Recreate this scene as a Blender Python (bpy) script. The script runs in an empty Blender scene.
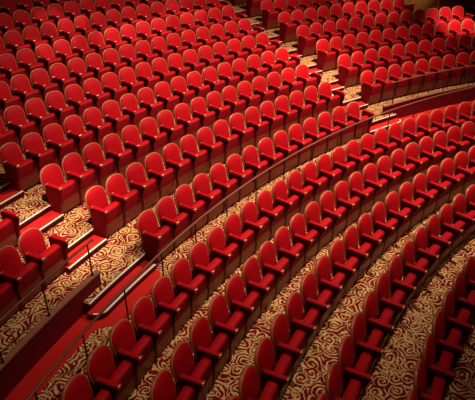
import bpy, bmesh, math, random
from mathutils import Vector, Matrix
random.seed(7)
C = bpy.context.scene.collection
SC = bpy.context.scene
R2D = math.pi / 180.0
PITCH = 0.54            # seat spacing along a row
RC, DR, DZ = 19.862, 0.98882, 0.225   # first raked row: back radius, row depth, rise
Z0 = 0.95               # height of the top of a seat back above the floor it stands on

# ------------------------------------------------------------------ materials
def new_mat(name):
    m = bpy.data.materials.new(name); m.use_nodes = True
    nt = m.node_tree; b = nt.nodes['Principled BSDF']
    return m, nt, b

def N(nt, kind, **kw):
    n = nt.nodes.new(kind)
    for k, v in kw.items():
        setattr(n, k, v)
    return n

def M(nt, op, a, b=None, c=None):
    n = nt.nodes.new('ShaderNodeMath'); n.operation = op
    for i, v in enumerate((a, b, c)):
        if v is None: continue
        if isinstance(v, (int, float)): n.inputs[i].default_value = v
        else: nt.links.new(v, n.inputs[i])
    return n.outputs[0]

def simple(name, col, rough=0.6, metal=0.0, spec=0.5, var=0.0, scale=20.0, sheen=0.0, sheencol=None):
    m, nt, b = new_mat(name)
    b.inputs['Base Color'].default_value = (*col, 1)
    b.inputs['Roughness'].default_value = rough
    b.inputs['Metallic'].default_value = metal
    b.inputs['Specular IOR Level'].default_value = spec
    if sheen:
        b.inputs['Sheen Weight'].default_value = sheen
        b.inputs['Sheen Roughness'].default_value = 0.45
        b.inputs['Sheen Tint'].default_value = (*(sheencol or col), 1)
    if var:
        tc = N(nt, 'ShaderNodeTexCoord'); no = N(nt, 'ShaderNodeTexNoise')
        no.inputs['Scale'].default_value = scale; no.inputs['Detail'].default_value = 4
        nt.links.new(tc.outputs['Object'], no.inputs['Vector'])
        hs = N(nt, 'ShaderNodeHueSaturation'); hs.inputs['Color'].default_value = (*col, 1)
        oi = N(nt, 'ShaderNodeObjectInfo')
        v = M(nt, 'ADD', M(nt, 'MULTIPLY_ADD', no.outputs['Fac'], 2 * var, 1 - var),
              M(nt, 'MULTIPLY_ADD', oi.outputs['Random'], var, -var / 2))
        nt.links.new(v, hs.inputs['Value'])
        nt.links.new(hs.outputs['Color'], b.inputs['Base Color'])
    return m

def carpet_mat():
    m, nt, b = new_mat('patterned_carpet')
    tc = N(nt, 'ShaderNodeTexCoord')
    no = N(nt, 'ShaderNodeTexNoise'); no.inputs['Scale'].default_value = 5.5; no.inputs['Detail'].default_value = 1.5
    nt.links.new(tc.outputs['Object'], no.inputs['Vector'])
    sub = N(nt, 'ShaderNodeVectorMath', operation='SUBTRACT'); sub.inputs[1].default_value = (.5, .5, .5)
    nt.links.new(no.outputs['Color'], sub.inputs[0])
    mul = N(nt, 'ShaderNodeVectorMath', operation='MULTIPLY'); mul.inputs[1].default_value = (.15, .15, 0)
    nt.links.new(sub.outputs[0], mul.inputs[0])
    add = N(nt, 'ShaderNodeVectorMath', operation='ADD')
    nt.links.new(tc.outputs['Object'], add.inputs[0]); nt.links.new(mul.outputs[0], add.inputs[1])
    flat = N(nt, 'ShaderNodeVectorMath', operation='MULTIPLY'); flat.inputs[1].default_value = (1, 1, 0)
    nt.links.new(add.outputs[0], flat.inputs[0])
    gold = None
    # spiral scrolls winding round scattered centres, two sizes
    for sc, pitch, rnd, wid in ((3.6, 0.066, 0.8, 0.35), (7.5, 0.046, 1.0, 0.28)):
        vo = N(nt, 'ShaderNodeTexVoronoi'); vo.voronoi_dimensions = '2D'; vo.feature = 'F1'
        vo.inputs['Scale'].default_value = sc; vo.inputs['Randomness'].default_value = rnd
        nt.links.new(flat.outputs[0], vo.inputs['Vector'])
        df = N(nt, 'ShaderNodeVectorMath', operation='SUBTRACT')
        nt.links.new(flat.outputs[0], df.inputs[0])
        nt.links.new(vo.outputs['Position'], df.inputs[1])
        sp = N(nt, 'ShaderNodeSeparateXYZ'); nt.links.new(df.outputs[0], sp.inputs[0])
        ang = M(nt, 'DIVIDE', M(nt, 'ARCTAN2', sp.outputs['Y'], sp.outputs['X']), 2 * math.pi)
        ln = N(nt, 'ShaderNodeVectorMath', operation='LENGTH'); nt.links.new(df.outputs[0], ln.inputs[0])
        sr = N(nt, 'ShaderNodeSeparateColor'); nt.links.new(vo.outputs['Color'], sr.inputs[0])
        hand = M(nt, 'SUBTRACT', M(nt, 'MULTIPLY', M(nt, 'GREATER_THAN', sr.outputs[0], .5), 2.0), 1.0)
        fr = M(nt, 'FRACT', M(nt, 'ADD', M(nt, 'DIVIDE', ln.outputs['Value'], pitch),
                              M(nt, 'ADD', M(nt, 'MULTIPLY', ang, hand), sr.outputs[1])))
        # leaf-like swelling of the stroke
        sw = M(nt, 'MULTIPLY_ADD', M(nt, 'SINE', M(nt, 'MULTIPLY_ADD', ang, 12.566, M(nt, 'MULTIPLY', sr.outputs[2], 6.28))), 0.15, wid)
        st = M(nt, 'LESS_THAN', M(nt, 'ABSOLUTE', M(nt, 'SUBTRACT', fr, .5)), M(nt, 'MULTIPLY', sw, .5))
        gold = st if gold is None else M(nt, 'MAXIMUM', gold, M(nt, 'MULTIPLY', st, M(nt, 'GREATER_THAN', sr.outputs[0], .62)))
    n2 = N(nt, 'ShaderNodeTexNoise'); n2.inputs['Scale'].default_value = 14; n2.inputs['Detail'].default_value = 2
    nt.links.new(tc.outputs['Object'], n2.inputs['Vector'])
    gm = N(nt, 'ShaderNodeMix', data_type='RGBA')
    gm.inputs[6].default_value = (0.47, 0.26, 0.06, 1); gm.inputs[7].default_value = (0.74, 0.52, 0.24, 1)
    nt.links.new(n2.outputs['Fac'], gm.inputs[0])
    mx = N(nt, 'ShaderNodeMix', data_type='RGBA')
    mx.inputs[6].default_value = (0.17, 0.005, 0.007, 1)
    nt.links.new(gold, mx.inputs[0]); nt.links.new(gm.outputs[2], mx.inputs[7])
    nt.links.new(mx.outputs[2], b.inputs['Base Color'])
    b.inputs['Roughness'].default_value = 0.9; b.inputs['Specular IOR Level'].default_value = 0.1
    return m

def wood_mat(name, c1, c2, rough, scale=(3, 3, 30)):
    m, nt, b = new_mat(name)
    tc = N(nt, 'ShaderNodeTexCoord'); mp = N(nt, 'ShaderNodeMapping'); mp.inputs['Scale'].default_value = scale
    nt.links.new(tc.outputs['Object'], mp.inputs['Vector'])
    no = N(nt, 'ShaderNodeTexNoise'); no.inputs['Scale'].default_value = 3; no.inputs['Detail'].default_value = 5
    nt.links.new(mp.outputs[0], no.inputs['Vector'])
    mx = N(nt, 'ShaderNodeMix', data_type='RGBA'); mx.inputs[6].default_value = (*c1, 1); mx.inputs[7].default_value = (*c2, 1)
    nt.links.new(no.outputs['Fac'], mx.inputs[0]); nt.links.new(mx.outputs[2], b.inputs['Base Color'])
    b.inputs['Roughness'].default_value = rough
    return m

VELVET = simple('red_velvet', (0.42, 0.0018, 0.0075), 0.62, 0, 0.14, 0.10, 9.0, 0.04, (1.0, 0.12, 0.08))
PANELR = simple('red_panel_cloth', (0.20, 0.0012, 0.005), 0.75, 0, 0.12, 0.08, 12.0)  # darker than the velvet to imitate shade on seat fronts; end panels share it
STANDM = simple('shade_toned_standard', (0.085, 0.0010, 0.003), 0.6, 0, 0.2, 0.08, 12.0)  # panel red darkened further to stand in for shade under the arms
RIMW = wood_mat('polished_rim_wood', (0.40, 0.105, 0.04), (0.56, 0.18, 0.075), 0.3)
PANW = wood_mat('seat_pan_wood', (0.13, 0.014, 0.008), (0.20, 0.025, 0.013), 0.4)
RAILW = wood_mat('rail_wood', (0.15, 0.032, 0.020), (0.23, 0.06, 0.036), 0.45)
LEDGEW = wood_mat('ledge_wood', (0.25, 0.095, 0.05), (0.36, 0.15, 0.08), 0.4)
BRASS = simple('brass', (0.72, 0.36, 0.22), 0.45, 1.0)
POSTM = simple('dark_metal', (0.035, 0.012, 0.010), 0.45, 0.6)
CARPET = carpet_mat()
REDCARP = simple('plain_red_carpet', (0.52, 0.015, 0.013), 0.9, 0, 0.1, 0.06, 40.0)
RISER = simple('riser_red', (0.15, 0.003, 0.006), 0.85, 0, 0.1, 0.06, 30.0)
WALLR = simple('parapet_red', (0.14, 0.002, 0.007), 0.7, 0, 0.2, 0.06, 15.0)
DARKR = simple('auditorium_wall_red', (0.10, 0.010, 0.012), 0.8, 0, 0.2, 0.08, 6.0)
GOLDW = wood_mat('gilded_wall_panel', (0.50, 0.20, 0.03), (0.66, 0.30, 0.06), 0.55)
NOSE = simple('nosing_cream', (0.86, 0.72, 0.58), 0.45, 0, 0.4)
BLACK = simple('nosing_groove', (0.02, 0.008, 0.008), 0.6)

# ------------------------------------------------------------------ mesh helpers
def obj(name, bm, mats, parent=None, smooth=False, loc=None):
    me = bpy.data.meshes.new(name)
    bm.normal_update()
    bm.to_mesh(me); bm.free()
    for m in (mats if isinstance(mats, (list, tuple)) else [mats]):
        me.materials.append(m)
    if smooth:
        for p in me.polygons: p.use_smooth = True
    o = bpy.data.objects.new(name, me); C.objects.link(o)
    if parent: o.parent = parent
    return o

def struct(name, bm, mats, smooth=False):
    o = obj(name, bm, mats, None, smooth); o['kind'] = 'structure'; return o

def tag(o, label, cat, group=None):
    o['label'] = label; o['category'] = cat
    if group: o['group'] = group
    return o

def P(R, t, z):                         # polar (radius, degrees, height) to a point
    return Vector((R * math.cos(t * R2D), R * math.sin(t * R2D), z))

def sweep(bm, prof, thetas, mi=0, cap=True, closed=True):
    """sweep a closed (R, z) profile along a list of angles"""
    rings = [[bm.verts.new(P(r, t, z)) for r, z in prof] for t in thetas]
    n = len(prof)
    for a, b in zip(rings, rings[1:]):
        for i in range(n if closed else n - 1):
            j = (i + 1) % n
            f = bm.faces.new((a[i], a[j], b[j], b[i])); f.material_index = mi
    if cap and closed:
        for r, rev in ((rings[0], False), (rings[-1], True)):
            f = bm.faces.new(list(reversed(r)) if rev else r); f.material_index = mi
    return rings

def arange(a, b, step):
    n = max(1, int(math.ceil(abs(b - a) / step)))
    return [a + (b - a) * i / n for i in range(n + 1)]

def rect(r0, r1, z0, z1):
    return [(r0, z0), (r1, z0), (r1, z1), (r0, z1)]

def bevel(bm, w, seg=2):
    bmesh.ops.bevel(bm, geom=bm.edges[:], offset=w, segments=seg, affect='EDGES', profile=0.5)

def box(bm, x0, x1, y0, y1, z0, z1):
    vs = [bm.verts.new((x, y, z)) for x in (x0, x1) for y in (y0, y1) for z in (z0, z1)]
    for q in ((0, 1, 3, 2), (4, 6, 7, 5), (0, 4, 5, 1), (2, 3, 7, 6), (0, 2, 6, 4), (1, 5, 7, 3)):
        bm.faces.new([vs[i] for i in q])

def fixn(bm):
    bmesh.ops.recalc_face_normals(bm, faces=bm.faces[:])

# ------------------------------------------------------------------ the seat (x to the sitter's left along the row, y backwards)
TILT = 13 * R2D
BZ = 0.40                                # foot of the upholstered back
BH = (Z0 - 0.046 - BZ) / math.cos(TILT)
def back_pt(x, s, d):                    # s up the back, d forward of the back board
    y0 = -BH * math.sin(TILT)            # so that the top sits at y = 0
    y = y0 + s * math.sin(TILT) - d * math.cos(TILT) - 0.25 * x * x + 0.030
    z = BZ + s * math.cos(TILT) + d * math.sin(TILT)
    return Vector((x - 0.048, y, z))

def outline(n=15, e=0.0):
    w = 0.236 + e; top = BH + e; ah = 0.215 + e; s0 = 0.0
    pts = [(-w * 0.86, s0), (-w * 0.955, (top - ah) * .55)]
    for i in range(n + 1):
        a = math.pi * i / n
        c, s = math.cos(a), math.sin(a)
        x = -w * math.copysign(abs(c) ** 0.82, c); y = top - ah + ah * abs(s) ** 0.82
        pts.append((x, y))
    pts += [(w * 0.955, (top - ah) * .55), (w * 0.86, s0)]
    return pts

def loops_to_mesh(bm, loops, cap0=False, cap1=True):
    rings = [[bm.verts.new(v) for v in L] for L in loops]
    n = len(rings[0])
    for a, b in zip(rings, rings[1:]):
        for i in range(n):
            j = (i + 1) % n
            bm.faces.new((a[i], a[j], b[j], b[i]))
    if cap0: bm.faces.new(rings[0])
    if cap1: bm.faces.new(list(reversed(rings[-1])))
    fixn(bm)

def pad_bm():
    bm = bmesh.new(); base = outline(); cx, cs = 0, 0.27
    L = []
    for sc, d in ((1.0, 0.0), (1.0, 0.014), (0.96, 0.028), (0.87, 0.042), (0.64, 0.060), (0.34, 0.068)):
        L.append([back_pt(cx + (x - cx) * sc, cs + (s - cs) * sc, d) for x, s in base])
    loops_to_mesh(bm, L, True, True); return bm

def shell_bm():
    bm = bmesh.new(); L = []
    for e, d in ((-0.006, 0.012), (0.008, 0.018), (0.015, 0.008), (0.015, -0.020), (0.006, -0.030), (-0.05, -0.036)):
        L.append([back_pt(x, s - (0.01 if s == 0 else 0), d) for x, s in outline(e=e)])
    loops_to_mesh(bm, L, True, True); return bm

def slab(prof, sec, cy, cz):
    bm = bmesh.new()
    loops_to_mesh(bm, [[Vector((x, cy + (y - cy) * k, cz + (z - cz) * k)) for y, z in prof] for x, k in sec], True, True)
    return bm
def cushion_bm():
    prof = [(-0.185, 0.40), (-0.325, 0.40), (-0.340, 0.52), (-0.334, 0.548), (-0.315, 0.562), (-0.26, 0.568), (-0.205, 0.560), (-0.185, 0.535)]
    return slab(prof, ((-0.220, .93), (-0.213, .985), (-0.12, 1), (0.018, 1.01), (0.158, 1), (0.239, .985), (0.246, .93)), -0.26, 0.47)
def front_bm():
    prof = [(-0.30, 0.308), (-0.343, 0.304), (-0.349, 0.40), (-0.346, 0.50), (-0.339, 0.532), (-0.30, 0.532)]
    return slab(prof, ((-0.220, .97), (-0.214, 1), (0.240, 1), (0.246, .97)), -0.32, 0.42)
def pan_bm():
    prof = [(-0.14, 0.31), (-0.345, 0.302), (-0.342, 0.18), (-0.330, 0.06), (-0.30, 0.04), (-0.15, 0.06)]
    return slab(prof, ((-0.220, .98), (-0.215, 1), (0.241, 1), (0.246, .98)), -0.25, 0.18)

def plate(prof, x0, x1, bev=0.008):
    bm = bmesh.new()
    loops_to_mesh(bm, [[Vector((x, y, z)) for y, z in prof] for x in (x0, x1)], True, True)
    if bev:
        ed = [e for e in bm.edges if abs(e.verts[0].co.x - e.verts[1].co.x) < 1e-6]
        bmesh.ops.bevel(bm, geom=ed, offset=bev, segments=2, affect='EDGES')
    return bm

def standard_bm(x):
    prof = [(-0.34, 0), (-0.13, 0), (-0.105, 0.30), (-0.085, 0.637), (-0.440, 0.637), (-0.430, 0.560), (-0.385, 0.48), (-0.355, 0.36), (-0.335, 0.20)]
    return plate(prof, x - 0.024, x + 0.024)

def endpanel_bm(x):
    prof = [(-0.345, 0), (-0.105, 0), (-0.085, 0.30), (-0.07, 0.637), (-0.450, 0.637), (-0.438, 0.54), (-0.395, 0.38), (-0.365, 0.20)]
    return plate(prof, x - 0.030, x + 0.030)

def arm_bm(x):
    bm = bmesh.new()
    sec = []
    for i in range(10):
        a = math.pi * 2 * i / 10
        sec.append((0.037 * math.copysign(abs(math.cos(a)) ** .7, math.cos(a)), 0.021 * math.copysign(abs(math.sin(a)) ** .7, math.sin(a))))
    L = []
    for y, k, z in ((-0.100, .75, .655), (-0.108, 1, .655), (-0.25, 1.04, .657), (-0.42, 1, .656), (-0.445, 1, .655)):
        L.append([Vector((x + u * k, y, z + v * k)) for u, v in sec])
    loops_to_mesh(bm, L, True, True); return bm

def cap_bm(x, y0, y1):
    bm = bmesh.new()
    box(bm, x - 0.040, x + 0.040, y0, y1, 0.630, 0.680)
    bevel(bm, 0.012, 2); return bm

def foot_bm(x):
    bm = bmesh.new(); box(bm, x - 0.035, x + 0.035, -0.36, -0.10, 0, 0.018); bevel(bm, .004, 1); return bm

def make_seat(kind):
    t = bpy.data.objects.new('theatre_seat', None); C.objects.link(t)
    b = obj('backrest', MESH['pad'](), VELVET, t, True)
    obj('back_board', shell_bm(), RIMW, b, True)
    s = obj('seat_cushion', cushion_bm(), VELVET, t, True)
    obj('seat_front', front_bm(), PANELR, s)['label'] = 'red cloth front of the tipped-up seat, shade put into its colour'
    obj('seat_pan', pan_bm(), PANW, s, False)['label'] = 'brown wooden seat underside'
    sides = [(-0.252, kind in ('first', 'only'))] + ([(0.288, True)] if kind in ('last', 'only') else [])
    for x, end in sides:
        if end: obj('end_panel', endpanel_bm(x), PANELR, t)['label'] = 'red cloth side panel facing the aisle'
        else: obj('standard', standard_bm(x), STANDM, t)['label'] = 'red support under the armrest, its shade put into the colour'
        a = obj('armrest', arm_bm(x), VELVET, t, True)
        obj('arm_cap', cap_bm(x, -0.472, -0.440), BRASS, a, True)['label'] = 'brass armrest tip'
        obj('arm_cap', cap_bm(x, -0.132, -0.108), BRASS, a, True)['label'] = 'brass armrest tip'
    return t
MESH = {'pad': pad_bm}

def copy_tree(o, parent=None):
    c = o.copy(); C.objects.link(c)
    if parent: c.parent = parent
    for ch in CH[o.name]:
        copy_tree(ch, c)
    return c

# ------------------------------------------------------------------ camera
F_PX = 553.887
CAM = Vector((14.65027, 0, 5.45751 + Z0))
yaw, pit, roll = -1.48097, 0.53836, -0.00425
fw = Vector((math.cos(pit) * math.cos(yaw), math.cos(pit) * math.sin(yaw), -math.sin(pit)))
rt = Vector((math.sin(yaw), -math.cos(yaw), 0)); up = rt.cross(fw)
r2 = math.cos(roll) * rt + math.sin(roll) * up; u2 = -math.sin(roll) * rt + math.cos(roll) * up
cd = bpy.data.cameras.new('camera'); cd.sensor_width = 36; cd.sensor_fit = 'HORIZONTAL'; cd.lens = F_PX / 475 * 36
cd.clip_end = 200
co = bpy.data.objects.new('camera', cd); C.objects.link(co)
mw = Matrix((r2, u2, -fw)).transposed().to_4x4(); mw.translation = CAM
co.matrix_world = mw; SC.camera = co
def pix(v):
    d = v - CAM; z = d.dot(fw)
    return 237.5 + F_PX * d.dot(r2) / z, 200 - F_PX * d.dot(u2) / z, z

# ------------------------------------------------------------------ levels
ZX = 0.351                                # cross aisle, carries the front row of the middle block
def RB(k): return RC + DR * (k - 2)       # rows numbered 2.. on the rake
def ZB(k): return 0.591 + DZ * (k - 2)
KMAX = 12
TA, TB = -2.0, -92.0                      # angular extent that is built
LA0, LA1 = -21.3, -24.15                  # left stair aisle
RA0, RA1 = -47.75, -50.75                 # right stair aisle
RBASE = 18.66                             # edge of the first raked level
WALL_R = 18.79

def floor_all():
    bm = bmesh.new(); th = sorted(arange(TA, TB, 0.75) + [-19.88, -19.92, -51.78, -51.82], reverse=True)
    prof = [(9.0, 0, 0), (17.835, 0, 1), (17.835, ZX, 0), (RBASE, ZX, 1), (RBASE, ZB(2), 0)]
    for k in range(2, KMAX + 1):
        prof += [(RB(k) - 0.115, ZB(k), 1), (RB(k) - 0.115, ZB(k + 1), 0)]
    prof += [(RB(KMAX) + 3.0, ZB(KMAX + 1), 0)]
    def base(t, r, z):                    # behind the parapets the rake starts at the wall
        return WALL_R + 0.05 if (r == RBASE and (t > -19.9 or t < -51.8)) else r
    rings = [[bm.verts.new(P(base(t, r, z), t, z)) for r, z, _ in prof] for t in th]
    for a, b in zip(rings, rings[1:]):
        for i in range(len(prof) - 1):
            f = bm.faces.new((a[i], a[i + 1], b[i + 1], b[i])); f.material_index = prof[i][2]
    fixn(bm)
    if bm.faces[:][0].normal.z < 0: bmesh.ops.reverse_faces(bm, faces=bm.faces[:])
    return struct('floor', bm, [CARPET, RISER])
floor_all()

# plain red border of the cross aisle beneath the parapets and the bulging mat before the stairs
def mat_strip(t0, t1, rin, name):
    bm = bmesh.new()
    th = arange(t0, t1, 0.3)
    rings = []
    for t in th:
        r = rin(t)
        rings.append([bm.verts.new(P(r, t, ZX)), bm.verts.new(P(r, t, ZX + .006)), bm.verts.new(P(WALL_R + .03, t, ZX + .006)), bm.verts.new(P(WALL_R + .03, t, ZX))])
    for a, b in zip(rings, rings[1:]):
        for i in range(4):
            j = (i + 1) % 4; bm.faces.new((a[i], a[j], b[j], b[i]))
    bm.faces.new(rings[0]); bm.faces.new(list(reversed(rings[-1]))); fixn(bm)
    return struct(name, bm, REDCARP)
def bulge(t, a, b):
    if t > a or t < b: return 18.42
    u = (t - a) / (b - a)
    return 18.42 - 0.30 * min(1, math.sin(math.pi * u) * 1.8)
mat_strip(TA, -24.35, lambda t: bulge(t, -19.2, -24.6), 'carpet_border')
mat_strip(-47.6, -80, lambda t: bulge(t, -47.2, -53.0) - 0.18, 'carpet_border')

# steps of the stair aisles with nosings
def strip(path, w, z0, z1, mat, name, parent, off=0.0):
    """flat bar following a plan path (R, theta); w is its width backwards (outwards)"""
    bm = bmesh.new(); rings = []
    pts = [P(r, t, 0) for r, t in path]
    for i, p in enumerate(pts):
        a = pts[max(0, i - 1)]; b = pts[min(len(pts) - 1, i + 1)]
        d = (b - a).normalized(); n = Vector((-d.y, d.x, 0))
        if n.dot(p) < 0 and abs(n.dot(p.normalized())) > .3: n = -n
        q0 = p + n * off; q1 = p + n * (off + w)
        rings.append([bm.verts.new((q.x, q.y, z)) for q, z in ((q0, z0), (q1, z0), (q1, z1), (q0, z1))])
    for a, b in zip(rings, rings[1:]):
        for i in range(4):
            j = (i + 1) % 4; bm.faces.new((a[i], a[j], b[j], b[i]))
    bm.faces.new(rings[0]); bm.faces.new(list(reversed(rings[-1]))); fixn(bm)
    return obj(name, bm, mat, parent)

trim_n = [0]
def nosing(path, z, parent=None):
    o = strip(path, 0.034, z - 0.028, z + 0.006, NOSE, 'stair_nosing', parent)
    if parent is None: o['kind'] = 'structure'
    strip(path, 0.012, z - 0.005, z + 0.0075, BLACK, 'groove', o, 0.034)['label'] = 'black groove strip'
    strip(path, 0.010, z - 0.034, z - 0.002, BLACK, 'lip', o, -0.008)['label'] = 'dark front lip'
    return o

def corner_path(R_in, R_out, t_end, t_start, rad):
    """along R_in from t_start to near t_end, then a rounded corner back to R_out"""
    path = [(R_in, t) for t in arange(t_start, t_end, 0.3)]
    dt = rad / R_in / R2D
    s = 1 if t_end > t_start else -1
    for i in range(1, 9):
        a = math.pi / 2 * i / 8
        path.append((R_in + (R_out - R_in) * (1 - math.cos(a)), t_end + s * dt * math.sin(a)))
    return path

def stairs(t0, t1, kmin, kmax):
    for k in range(kmin, kmax + 1):
        r0, r1 = RB(k) - 0.425, RB(k) - 0.115
        z0, z1 = ZB(k), ZB(k) + DZ / 2
        bm = bmesh.new(); sweep(bm, rect(r0, r1, z0, z1), arange(t0, t1, .5)); fixn(bm)
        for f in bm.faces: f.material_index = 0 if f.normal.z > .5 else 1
        s = struct('stair_step', bm, [REDCARP, RISER])
        nosing([(r0 - 0.012, t) for t in arange(t0, t1, .5)], z1, s)
        nosing([(r1 - 0.02, t) for t in arange(t0, t1, .5)], ZB(k + 1))
stairs(LA0, LA1, 2, 8)
stairs(RA0, RA1, 2, 9)

# bottom step from the cross aisle up to the raked part, rounded at its free end
def bottom_step(t_wall, t_end, closed):
    zt = ZX + 0.12
    path = corner_path(18.42, RBASE, t_end, t_wall, 0.20)
    bm = bmesh.new()
    lo = [bm.verts.new(P(r, t, ZX)) for r, t in path]; hi = [bm.verts.new(P(r, t, zt)) for r, t in path]
    lob = [bm.verts.new(P(RBASE + .004, t, ZX)) for r, t in path]; hib = [bm.verts.new(P(RBASE + .004, t, zt)) for r, t in path]
    for i in range(len(path) - 1):
        f = bm.faces.new((lo[i], lo[i + 1], hi[i + 1], hi[i])); f.material_index = 1
        f = bm.faces.new((hi[i], hi[i + 1], hib[i + 1], hib[i])); f.material_index = 0
        f = bm.faces.new((lob[i], hib[i], hib[i + 1], lob[i + 1])); f.material_index = 1
    f = bm.faces.new((lo[0], hi[0], hib[0], lob[0])); f.material_index = 1
    bmesh.ops.remove_doubles(bm, verts=bm.verts[:], dist=.0008); fixn(bm)
    s = struct('stair_step', bm, [REDCARP, RISER])
    nosing([(r - .012, t) for r, t in path[:-2]], zt, s)
    e = t_end + (0.35 if t_end > t_wall else -0.35)
    nosing([(RBASE - .012, t) for t in arange(t_wall, e, .3)], ZB(2))
bottom_step(-24.35, -20.25, False)
bottom_step(-47.75, -51.3, False)

# parapets below the side blocks: low wall, timber capping
def parapet(name, t0, t1):
    bm = bmesh.new(); sweep(bm, rect(WALL_R, WALL_R + 0.07, ZX, 0.835), arange(t0, t1, .5)); fixn(bm)
    w = struct(name, bm, WALLR)
    bm = bmesh.new(); e = 0.06 if t0 > t1 else -0.06
    sweep(bm, rect(WALL_R - 0.015, WALL_R + 0.085, 0.835, 0.862), arange(t0 + (0 if name == 'wall_left' else .05), t1 - (0.05 if name == 'wall_left' else 0), .5)); fixn(bm)
    obj('ledge', bm, LEDGEW, w)
    # plinth moulding and panel joints
    return w
parapet('wall_left', -6.0, -21.35)
parapet('wall_right', -50.6, -86.0)

# ------------------------------------------------------------------ hand rails
def tube(bm, pts, rad, n=8, flat=1.0):
    rings = []
    for i, p in enumerate(pts):
        a = pts[max(0, i - 1)]; b = pts[min(len(pts) - 1, i + 1)]
        d = (b - a).normalized()
        ref = Vector((0, 0, 1)) if abs(d.z) < .9 else Vector((1, 0, 0))
        u = d.cross(ref).normalized(); v = u.cross(d)
        rings.append([bm.verts.new(p + rad * (math.cos(2 * math.pi * j / n) * u + flat * math.sin(2 * math.pi * j / n) * v)) for j in range(n)])
    for a, b in zip(rings, rings[1:]):
        for i in range(n):
            j = (i + 1) % n; bm.faces.new((a[i], a[j], b[j], b[i]))
    bm.faces.new(rings[0]); bm.faces.new(list(reversed(rings[-1]))); fixn(bm)

def handrail(R, z0, z1, t0, t1, posts, label, rad=0.022):
    root = bpy.data.objects.new('handrail', None); C.objects.link(root)
    root.location = P(R, (t0 + t1) / 2, z0); inv = Matrix.Translation(-root.location)
    tag(root, label, 'railing', 'handrails of the auditorium')
    bm = bmesh.new(); tube(bm, [P(R, t, z1) for t in arange(t0, t1, .4)], rad, 8, .8); bm.transform(inv)
    obj('rail', bm, RAILW, root, True)['label'] = 'long curved wooden rail'
    for t in posts:
        bm = bmesh.new(); tube(bm, [P(R, t, z0), P(R, t, z1 - .015)], 0.013, 8); bm.transform(inv)
        p = obj('post', bm, POSTM, root, True); p['label'] = 'slim dark metal post'
        bm = bmesh.new(); tube(bm, [P(R, t, z0), P(R, t, z0 + .012)], 0.024, 10); bm.transform(inv)
        obj('foot_plate', bm, POSTM, p, True)
    return root
handrail(17.862, ZX, ZX + 0.905, -10.0, -70.0, arange(-10.25, -69.5, 3.12), 'long curved wooden handrail running behind the front stalls seats')
handrail(WALL_R + 0.035, 0.862, 1.47, -8.0, -21.35, [-9.0, -12.0, -14.95, -17.85, -20.95], 'short handrail on the low wall in front of the lower left seats')
handrail(WALL_R + 0.035, 0.862, 1.47, -51.2, -82.0, arange(-51.6, -81.6, 3.0), 'handrail on the low wall in front of the right-hand seat block')

# ------------------------------------------------------------------ seats
ORD = 'zeroth first second third fourth fifth sixth seventh eighth ninth tenth eleventh twelfth thirteenth fourteenth fifteenth sixteenth seventeenth eighteenth nineteenth twentieth'.split()
def ordn(i):
    if i <= 20: return ORD[i]
    return 'twenty-' + ORD[i - 20] if i < 30 else str(i)
rows = []   # block, row no, R, floor z, theta0, step idx range, left end?, right end?
for k, (r, th) in enumerate(((17.751, -15.098), (16.76, -16.569), (15.769, -18.327), (14.778, -20.149), (13.787, -22.329)), 1):
    rows.append(('A', k, r, 0.0, th, -4, 40, False, False))
rows.append(('B', 1, 18.798, ZX, -25.408, 0, 13, True, True))
th0 = {2: (-25.109, 15, 0), 3: (-24.906, 16, 0), 4: (-24.795, 17, 0), 5: (-27.314, 16, -2), 6: (-29.705, 15, -4), 7: (-30.639, 15, -5)}
for k in range(2, KMAX):
    r = RB(k); st = PITCH / r / R2D
    if k in th0:
        th, n, lo = th0[k]; hi = n - 1
    else:
        th = -32.692 if k == 8 else (-33.58 if k == 9 else -32.9)
        lo = -int((-24.25 - th) / st); hi = int((th + 48.9) / st - .5)
    rows.append(('B', k, r, ZB(k), th, lo, hi, True, True))
ca = {2: (-51.656, 30, False), 3: (-51.669, 30, False), 4: (-51.678, 30, False), 5: (-51.713, 12, True), 6: (-51.75, 9, True), 7: (-51.75, 8, True), 8: (-51.75, 7, True), 9: (-51.75, 6, True)}
for k, (th, hi, e) in ca.items():
    rows.append(('C', k - 1, RB(k), ZB(k), th, 0, hi, True, e))
for k in (2, 3):
    st = PITCH / RB(k) / R2D
    th = -19.032 - st if k == 2 else -21.32 + st / 2
    rows.append(('D', k - 1, RB(k), ZB(k), th, -6, 0, False, True))

TEST = [(-.2, -.05, .8), (.2, -.05, .8), (0, 0, .95), (-.22, -.33, .55), (.22, -.33, .55), (-.27, -.45, .58), (-.27, -.07, .58), (.27, -.45, .58), (0, -.35, .2)]
def seat_matrix(R, z, t):
    rad = Vector((math.cos(t * R2D), math.sin(t * R2D), 0))      # outwards = seat's y
    xa = Vector((math.sin(t * R2D), -math.cos(t * R2D), 0))      # towards falling angle = seat's x
    m = Matrix((xa, rad, Vector((0, 0, 1)))).transposed().to_4x4(); m.translation = P(R, t, z)
    return m
seats = []
for blk, k, R, z, th, lo, hi, le, re in rows:
    st = PITCH / R / R2D
    vis = []
    for i in range(lo, hi + 1):
        t = th - i * st
        m = seat_matrix(R, z, t)
        ok = 0; sz = 0
        for q in TEST:
            x, y, d = pix(m @ Vector(q))
            if d > .5 and -1 < x < 476 and -0.5 < y < 401: ok += 1
            sz = F_PX / max(d, .1)
        if ok:
            kind = 'first' if (le and i == lo) else ('last' if (re and i == hi) else 'mid')
            vis.append((i, t, m, kind, sz))
    for j, (i, t, m, kind, sz) in enumerate(vis):
        seats.append(dict(blk=blk, k=k, i=i, lo=lo, hi=hi, j=j, n=len(vis), m=m, kind=kind, sz=sz))
print('SEATS', len(seats), {b: sum(s['blk'] == b for s in seats) for b in 'ABCD'})

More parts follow.
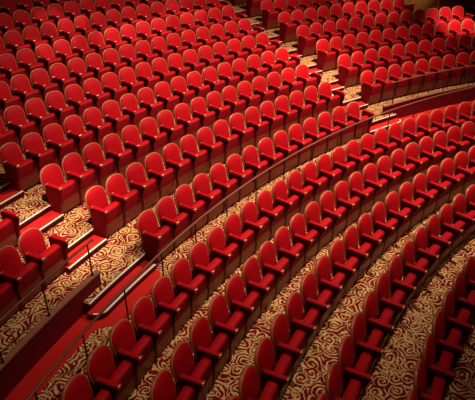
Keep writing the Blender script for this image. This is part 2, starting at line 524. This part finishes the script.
ROWN = {'A': 'row {} below the long curved rail', 'B': 'row {} of the middle block', 'C': 'row {} of the right block', 'D': 'row {} of the lower left block'}
GROUP = {'A': 'stalls seats below the curved rail', 'B': 'seats of the middle block', 'C': 'seats of the right block', 'D': 'seats of the lower left block'}
def label(s):
    b, k = s['blk'], s['k']
    side = ' with side panel' if s['kind'] in ('first', 'last') else ''
    if b == 'A':
        return 'red velvet seat, %s from the photo bottom in the %s row below the curved rail' % (ordn(s['j'] + 1), ordn(k))
    if b == 'B':
        if k <= 4 and s['i'] - s['lo'] <= (s['hi'] - s['lo']) // 2:
            w = '%s from the left steps' % ordn(s['i'] - s['lo'] + 1)
        else:
            w = '%s from the right steps' % ordn(s['hi'] - s['i'] + 1)
        return 'red velvet seat, %s in the %s row of the middle block' % (w, ordn(k))
    if b == 'C':
        return 'red velvet seat, %s right of the upper steps in the %s row of right block' % (ordn(s['i'] + 1), ordn(k))
    return 'red velvet seat, %s left of the lower steps, %s row behind left wall' % (ordn(s['hi'] - s['i'] + 1), ordn(k))

proto = {k: make_seat(k) for k in ('mid', 'first', 'last')}
CH = {}
def index(o):
    CH[o.name] = list(o.children)
    for c in o.children: index(c)
bpy.context.view_layer.update()
for o in proto.values(): index(o)
used = set()
seats.sort(key=lambda s: -s['sz'])
for n, s in enumerate(seats):
    if s['kind'] in used: o = copy_tree(proto[s['kind']])
    else: o = proto[s['kind']]; used.add(s['kind'])
    o.matrix_world = s['m']
    tag(o, label(s), 'seat', GROUP[s['blk']])

# ------------------------------------------------------------------ walls beyond the seats
bm = bmesh.new()
sweep(bm, rect(RB(5) + 0.42, RB(5) + 5.2, ZB(5), 6.5), arange(-66.6, -90, .6)); fixn(bm)
for f in bm.faces:
    c = f.calc_center_median(); f.material_index = 1 if abs(f.normal.dot(Vector((-c.y, c.x, 0)).normalized())) > .9 else 0
w = struct('wall_far', bm, [DARKR, GOLDW])
bm = bmesh.new(); sweep(bm, rect(RB(KMAX) + 2.0, RB(KMAX) + 2.3, ZB(KMAX), 9), arange(TA, TB, 1)); fixn(bm)
struct('wall_back', bm, DARKR)

# ------------------------------------------------------------------ light
def spot(name, loc, target, energy, size, blend, col, rad):
    l = bpy.data.lights.new(name, 'SPOT'); l.energy = energy; l.spot_size = size * R2D; l.spot_blend = blend
    l.color = col; l.shadow_soft_size = rad
    o = bpy.data.objects.new(name, l); C.objects.link(o); o.location = loc
    d = (Vector(target) - Vector(loc)).normalized(); o.rotation_euler = d.to_track_quat('-Z', 'Y').to_euler()
    return o
WARM = (1.0, 0.80, 0.62)
spot('house_spot', P(16.2, -47, 15.0), P(20.2, -43.0, 0.8), 15600, 67, 1.0, WARM, 0.3)
spot('stalls_fill', P(14.5, -24, 12.0), P(17.0, -20.5, 0.6), 1900, 46, 1.0, WARM, 0.25)  # added fill lamp, brightens the dim lower stalls rows
spot('front_spot', P(13.0, -57, 10.5), P(19.8, -38, 0.8), 2800, 58, 1.0, WARM, 0.25)
spot('aisle_spot', P(18.0, -19, 10.0), P(20.2, -23.5, 0.6), 5200, 20, 1.0, WARM, 0.15)
HOT = (1.0, 0.86, 0.70)
for i, (t, r, e) in enumerate(((-33.9, 25.0, 900), (-36.3, 26.3, 900), (-38.4, 24.7, 1300), (-41.2, 24.9, 1300), (-44.6, 25.2, 900))):
    spot('upper_left_spot', P(20.5, t - 4, 10.0), P(r, t, 2.5), e * 1.9, 8.5, 0.3, HOT, 0.06)
spot('upper_right_spot', P(17.5, -58, 10.0), P(22.0, -66.6, 1.9), 10000, 15, 0.9, HOT, 0.1)
spot('wall_fill', P(20.5, -60.5, 6.5), P(24.6, -66.6, 2.9), 1100, 26, 1.0, WARM, 0.1)  # added lamp, only there to brighten the end of the far wall
spot('upper_right_spot', P(19.0, -50, 11.0), P(24.0, -60.5, 2.3), 5200, 17, 0.8, HOT, 0.12)
spot('stair_spot', P(18.0, -45, 11.0), P(21.2, -49.2, 1.2), 5000, 22, 1.0, WARM, 0.2)
wd = bpy.data.worlds.new('world'); SC.world = wd; wd.use_nodes = True
wd.node_tree.nodes['Background'].inputs[0].default_value = (1.0, 0.55, 0.45, 1)
wd.node_tree.nodes['Background'].inputs[1].default_value = 0.03

SC.view_settings.view_transform = 'Standard'; SC.view_settings.look = 'None'
SC.view_settings.gamma = 1.0; SC.view_settings.use_curve_mapping = False
SC.view_settings.exposure = 0.0
